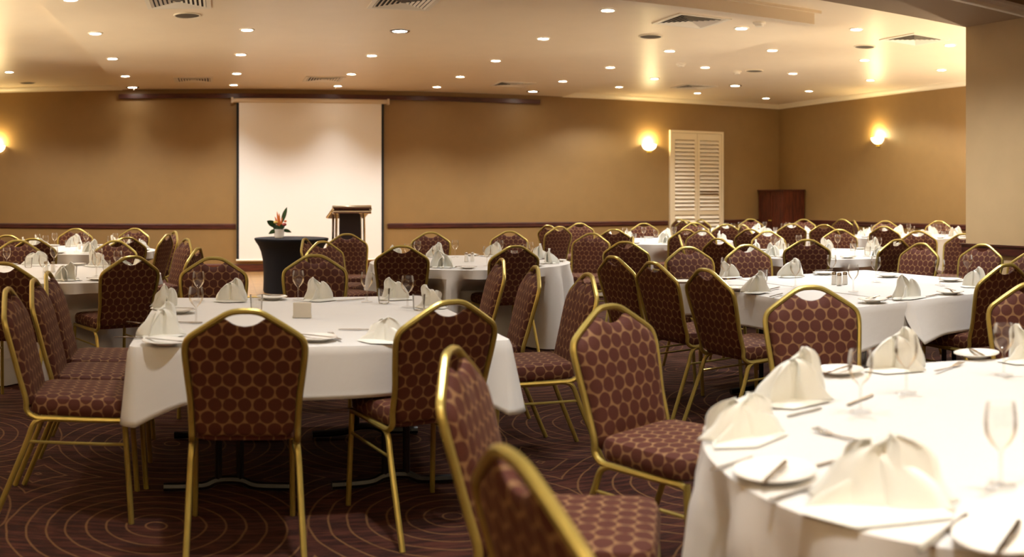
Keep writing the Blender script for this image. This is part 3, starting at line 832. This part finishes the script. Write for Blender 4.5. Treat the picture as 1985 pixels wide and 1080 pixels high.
def round_table(key, px, r, R, tl, seed):
    x, y = at_r(px, r); ROUND[key] = (x, y, R)
    t = empty('round_table', (x, y, 0))
    MB().lathe([(R - .08, TZ - .04), (R - .05, TZ - .035), (R - .05, TZ - .01), (.02, TZ - .006)], 48).build('tabletop', M['under'], t)
    MB().lathe([(.04, .04), (.04, TZ - .04)], 14).build('post', M['black'], t)
    MB().lathe([(.30, 0), (.30, .02), (.06, .05), (.04, .06)], 28).build('base', M['black'], t)
    tag(t, 'round banquet table under the white cloth, ' + tl, 'table')
    return round_cloth(x, y, R, 'white floor-length cloth with folds on ' + tl, seed)
TL = {'T1': 'the front left rectangular table', 'T2': 'the middle round table', 'T3': 'the right rectangular table', 'T4': 'the lower right round table',
      'T5': 'the nearer left round table', 'T6': 'the farther left round table', 'T8': 'the round table by the shutters', 'T9': 'the round table behind right',
      'T10': 'the round table by the right wall', 'T11': 'the round table by the cabinet'}
for key, px, r, R, sd in (('T2', 911, 8.5, .94, 1), ('T4', 2037, 2.5, .94, 2), ('T5', 95, 7.3, .90, 3), ('T6', 158, 10.45, .86, 4), ('T8', 1290, 12.5, .93, 6),
                          ('T9', 1600, 9.75, .93, 7), ('T10', 1765, 13.9, .92, 8), ('T11', 1475, 15., .92, 9)):
    round_table(key, px, r, R, TL[key], sd)

# ------------------------------------------------------------------ tableware
def make_napkin(kind):
    """standing folded napkin: rounded leaves fanned round a fold, on a flat tail"""
    mb = MB()
    SH = (((0, 0, .155, .082, -.30, .25), (-.85, .018, .125, .075, -.22, .1), (.9, .016, .118, .075, -.2, -.15)),
          ((.1, 0, .150, .066, -.18, -.35), (1.15, .02, .11, .075, -.25, .3), (-.7, .016, .122, .062, -.12, .2)),
          ((0, 0, .128, .098, -.42, .15), (-.55, .02, .112, .095, -.30, -.2), (.75, .022, .085, .09, -.30, .3)))[kind]
    nu, nv = 14, 12
    for q, (rot, back, H, W, lean, skew) in enumerate(SH):
        rows = []
        for j in range(nv + 1):
            v = j / nv
            wv = W * (1.22 - .62 * v ** 1.1) * sqrt(max(1 - (max(v - .62, 0) / .39) ** 2.2, 0)) * (1 + .05 * sin(7 * v + q * 2 + kind))
            row = []
            for i in range(nu + 1):
                u = -1 + 2 * i / nu
                x = u * wv + skew * .11 * v ** 1.4
                y = -.035 * (u * wv / W) ** 2 * (1.2 - v * .4) * -1 + lean * H * v * -1 * .55 + .010 * cos(u * 4.2 + q) * (1 - .4 * v) + .006 * sin(u * 9 + kind + q) * v
                y = y - .03 + back
                row.append((x * cos(rot) - y * sin(rot), x * sin(rot) + y * cos(rot), max(.004, .004 + H * (v - .10 * v * v) * (1 + .10 * u * (1 if skew > 0 else -1) * v) - .012 * abs(u) * v)))
            rows.append(row)
        mb.rings(rows, False, False, closed=False)
    w_ = .10 + .01 * kind
    mb.add([(-w_, -.05, .003), (-.02, -.095, .003), (w_, -.035, .003), (.075, .06, .003), (-.07, .055, .003),
            (-w_ * .88, -.042, .009), (-.015, -.08, .010), (w_ * .88, -.03, .009), (.065, .05, .009), (-.06, .046, .009)],
           [(0, 1, 6, 5), (1, 2, 7, 6), (2, 3, 8, 7), (3, 4, 9, 8), (4, 0, 5, 9), (5, 6, 7, 8, 9), (4, 3, 2, 1, 0)])
    o = mb.build('folded_napkin', M['napkin'])
    md = o.modifiers.new('thickness', 'SOLIDIFY'); md.thickness = .0025; md.offset = 0
    return o
NAP = [make_napkin(k) for k in range(3)]
WINE = MB().lathe([(.034, .0015), (.033, .003), (.012, .006), (.0045, .012), (.004, .07), (.007, .078), (.022, .092), (.0335, .112), (.0365, .132), (.035, .152), (.0315, .174)], 24, cap0=False, cap1=False).build('wine_glass', M['glass'])
WINE.rotation_euler = (0, 0, 0)
TUMB = MB().lathe([(.028, .0), (.030, .002), (.032, .01), (.034, .045), (.0365, .085), (.0355, .085), (.033, .045), (.030, .014), (.004, .011)], 24, cap1=True).build('water_glass', M['glass'])
PLATE = MB().lathe([(.045, .0), (.048, .004), (.078, .014), (.092, .017), (.092, .0195), (.078, .0165), (.05, .0075), (.01, .0065)], 32).build('side_plate', M['plate'])
def extrude(pts, z0, z1, bend=0.):
    zb_ = lambda y: bend * (y / .1) ** 2
    mb = MB(); n = len(pts)
    mb.add([(x, y, z0 + zb_(y)) for x, y in pts] + [(x, y, z1 + zb_(y)) for x, y in pts], [tuple(reversed(range(n))), tuple(range(n, 2 * n))] + [(i, (i + 1) % n, n + (i + 1) % n, n + i) for i in range(n)])
    return mb
KNIFE = extrude([(-.006, -.10), (.006, -.10), (.0075, -.06), (.0055, .0), (.010, .01), (.011, .06), (.007, .095), (-.004, .105), (-.0055, .0), (-.0075, -.06)], .002, .005).build('table_knife', M['steel'], None, False)
FORK = extrude([(-.006, -.10), (.006, -.10), (.0035, .0), (.004, .035), (.011, .045), (.0125, .1), (.010, .1), (.009, .058), (.0065, .058), (.0055, .1), (.0025, .1), (.0018, .058), (-.0018, .058), (-.0025, .1), (-.0055, .1), (-.0065, .058), (-.009, .058), (-.010, .1), (-.0125, .1), (-.011, .045), (-.004, .035), (-.0035, .0)], .002, .0045, .006).build('table_fork', M['steel'], None, False)
SHAK = empty('salt_shaker', (0, 0, 0))
MB().lathe([(.018, 0), (.020, .003), (.017, .06), (.016, .065)], 14).build('body', M['plate'], SHAK)
MB().lathe([(.0165, .065), (.0165, .078), (.012, .085), (.002, .087)], 14).build('cap', M['steel'], SHAK)
HOLD = MB().box(-.045, .045, -.022, .022, 0, .075).box(-.047, .047, -.024, .024, 0, .012).build('card_holder', M['card'], None, False)
PROTO = {'napkin0': NAP[0], 'napkin1': NAP[1], 'napkin2': NAP[2], 'wine': WINE, 'tumbler': TUMB, 'plate': PLATE, 'knife': KNIFE, 'fork': FORK, 'shaker': SHAK, 'holder': HOLD}
USED = set(); ITEMS = []
def item(kind, table, x, y, z, rz=0., sc_=1.):
    p = PROTO[kind]
    o = p if kind not in USED else copy_tree(p)
    USED.add(kind)
    o.location = (x, y, z); o.rotation_euler = (0, 0, rz); o.scale = (sc_, sc_, sc_)
    ITEMS.append((o, 'napkin' if kind.startswith('napkin') else kind, table, px_of(x, y)))
    return o
def put(kind, table, px, py, rz=0., sc_=1., z=None):
    z = (TZ + (.0075 if table == 'T3' else .0025)) if z is None else z
    x, y = at_z(px, py, z)
    return item(kind, table, x, y, z, rz, sc_)
def face(px): return -ang(px)
def napkin(table, px, py, k, tw=0., sc_=1.): return put('napkin%d' % k, table, px, py, face(px) + tw, sc_)
def plate_knife(table, px, py, rz, sc_=1.):
    put('plate', table, px, py, 0, sc_)
    z = TZ + (.0075 if table == 'T3' else .0025) + .017
    put('knife', table, px, py - 8, rz, .85, z)

# front left table
for px, py, k, tw, s in ((310, 652, 0, .5, 1.05), (322, 598, 1, .9, 1.), (447, 584, 0, -.2, .95), (618, 582, 1, .3, 1.), (745, 662, 2, -.5, .9), (767, 580, 1, 0., .95), (838, 596, 1, -.6, .9)):
    napkin('T1', px, py, k, tw, s)
for px, py, k in ((380, 626, 'wine'), (385, 584, 'wine'), (578, 582, 'wine'), (711, 586, 'wine'), (744, 588, 'tumbler'), (790, 596, 'wine'), (812, 601, 'tumbler'), (497, 602, 'tumbler')):
    put(k, 'T1', px, py)
put('holder', 'T1', 586, 615, -.15); 
for px, py, a in ((318, 668, 1.1), (527, 580, 1.4), (612, 660, .9), (345, 606, 1.4)): plate_knife('T1', px, py, a)
for px, py, a in ((268, 656, 1.5), (285, 628, 1.5), (352, 626, 1.5), (650, 655, .1), (700, 640, 1.4), (680, 582, -1.1)): put('fork' if px in (650, 285) else 'knife', 'T1', px, py, a)
# right rectangular table
for px, py, k, tw, s in ((1464, 567, 0, .5, .95), (1414, 538, 1, 0, .9), (1532, 537, 0, .1, 1.), (1758, 578, 1, .5, 1.05), (1890, 556, 0, -.6, .95)):
    napkin('T3', px, py, k, tw, s)
for px, py, k in ((1407, 547, 'wine'), (1479, 545, 'tumbler'), (1542, 556, 'wine'), (1527, 533, 'tumbler'), (1612, 540, 'wine'), (1698, 546, 'wine'), (1822, 553, 'wine'), (1876, 540, 'wine'), (1654, 566, 'wine')):
    put(k, 'T3', px, py)
for px, py in ((1617, 551), (1627, 553), (1638, 551)): put('shaker', 'T3', px, py)
for px, py, a in ((1692, 585, -1.2), (1842, 570, -.4), (1722, 537, 1.3), (1842, 545, 1.), (1430, 562, .8), (1326, 549, .3), (1597, 532, 1.5)): plate_knife('T3', px, py, a, .95)
for px, py, a in ((1505, 573, -1.), (1800, 575, -1.3), (1500, 560, -1.), (1390, 556, -.4), (1720, 578, -1.)): put('knife', 'T3', px, py, a)
# lower right round table
for px, py, k, tw, s in ((1535, 778, 0, .25, 1.12), (1442, 850, 2, .55, .95), (1705, 985, 2, -.15, 1.25), (1735, 716, 0, -.1, 1.05), (1995, 700, 1, -.3, 1.)):
    napkin('T4', px, py, k, tw, s)
for px, py in ((1668, 800), (1757, 762), (1946, 728), (1940, 945)): put('wine', 'T4', px, py, 0, 1.02)
plate_knife('T4', 1502, 925, -.9); plate_knife('T4', 1893, 692, -.5, .95); plate_knife('T4', 1955, 1052, -1.1, 1.1); plate_knife('T4', 1628, 724, -1.2, .9)
put('fork', 'T4', 1632, 850, .1); put('knife', 'T4', 1548, 955, -1.45, .8); put('knife', 'T4', 1830, 1035, -1.25); put('knife', 'T4', 1668, 776, -1.2, .8)
put('knife', 'T4', 1560, 800, -1.4, .7); put('fork', 'T4', 1840, 715, -1.3); put('knife', 'T4', 1420, 900, -1.3, .7); put('knife', 'T4', 1580, 905, -1.5, .7)
# the other round tables: settings round the rim
def settings(key, n, ph, cut=True):
    x, y, R = ROUND[key]; z = TZ + .002; rnd = random.Random(key)
    for i in range(n):
        a = ph + 2 * pi * i / n
        c, s = cos(a), sin(a)
        q = lambda r, d: (x + r * c - d * s, y + r * s + d * c)
        item('napkin%d' % rnd.choice((0, 0, 1, 2)), key, *q(R - .17, 0), z, a - pi / 2 + rnd.uniform(-.5, .5), rnd.uniform(.95, 1.1))
        item('wine', key, *q(R - .36, -.13), z)
        if i % 2 == 0: item('tumbler', key, *q(R - .40, .10), z)
        item('plate', key, *q(R - .14, .235), z, 0, .85)
        if cut:
            item('knife', key, *q(R - .14, .235), z + .016, a + rnd.uniform(-.4, .4), .8)
            item('fork', key, *q(R - .16, .105), z, a + pi / 2, .9)
            item('knife', key, *q(R - .16, -.105), z, a + pi / 2, 1.)
    for d in (-.03, .03): item('shaker', key, x + d, y + .02, z)
settings('T2', 8, .2); settings('T5', 8, .35); settings('T9', 8, .1)
for k_ in ('T6', 'T8', 'T10', 'T11'): settings(k_, 8, .3, False)
# labels: order along each table as seen from the camera
desc = {'napkin': ('white folded napkin', 'napkin', 'napkins'), 'wine': ('clear wine glass', 'wine glass', 'wine glasses'), 'tumbler': ('short clear water glass', 'water glass', 'water glasses'),
        'plate': ('white side plate', 'plate', 'side plates'), 'knife': ('steel knife', 'knife', 'knives'), 'fork': ('steel fork', 'fork', 'forks'), 'shaker': ('white shaker with steel cap', 'shaker', 'shakers'), 'holder': ('grey-white card holder block', 'card holder', None)}
by = {}
for o, k, t_, px in ITEMS: by.setdefault((k, t_), []).append((px, o))
for (k, t_), L in by.items():
    L.sort(key=lambda q: q[0])
    for i, (px, o) in enumerate(L):
        d, c, g = desc[k]
        if len(L) == 1: lab = '%s standing on %s' % (d, TL[t_])
        else: lab = '%s, %s from left on %s' % (d, 'rightmost, %s' % ordinal(i) if i == len(L) - 1 and False else ordinal(i), TL[t_])
        tag(o, lab, c, '%s on %s' % (g, TL[t_]) if g else None)

# ------------------------------------------------------------------ render look
w = bpy.data.worlds.new('world'); S.world = w; w.use_nodes = True
w.node_tree.nodes['Background'].inputs[0].default_value = (.02, .016, .012, 1)
S.view_settings.view_transform = 'Standard'; S.view_settings.look = 'None'; S.view_settings.gamma = 1
S.view_settings.use_curve_mapping = False
S.view_settings.exposure = 0.5
S.cycles.use_denoising = True
S.cycles.max_bounces = 8; S.cycles.diffuse_bounces = 5; S.cycles.transparent_max_bounces = 16
S.cycles.caustics_reflective = False; S.cycles.caustics_refractive = False
S.cycles.sample_clamp_indirect = 6
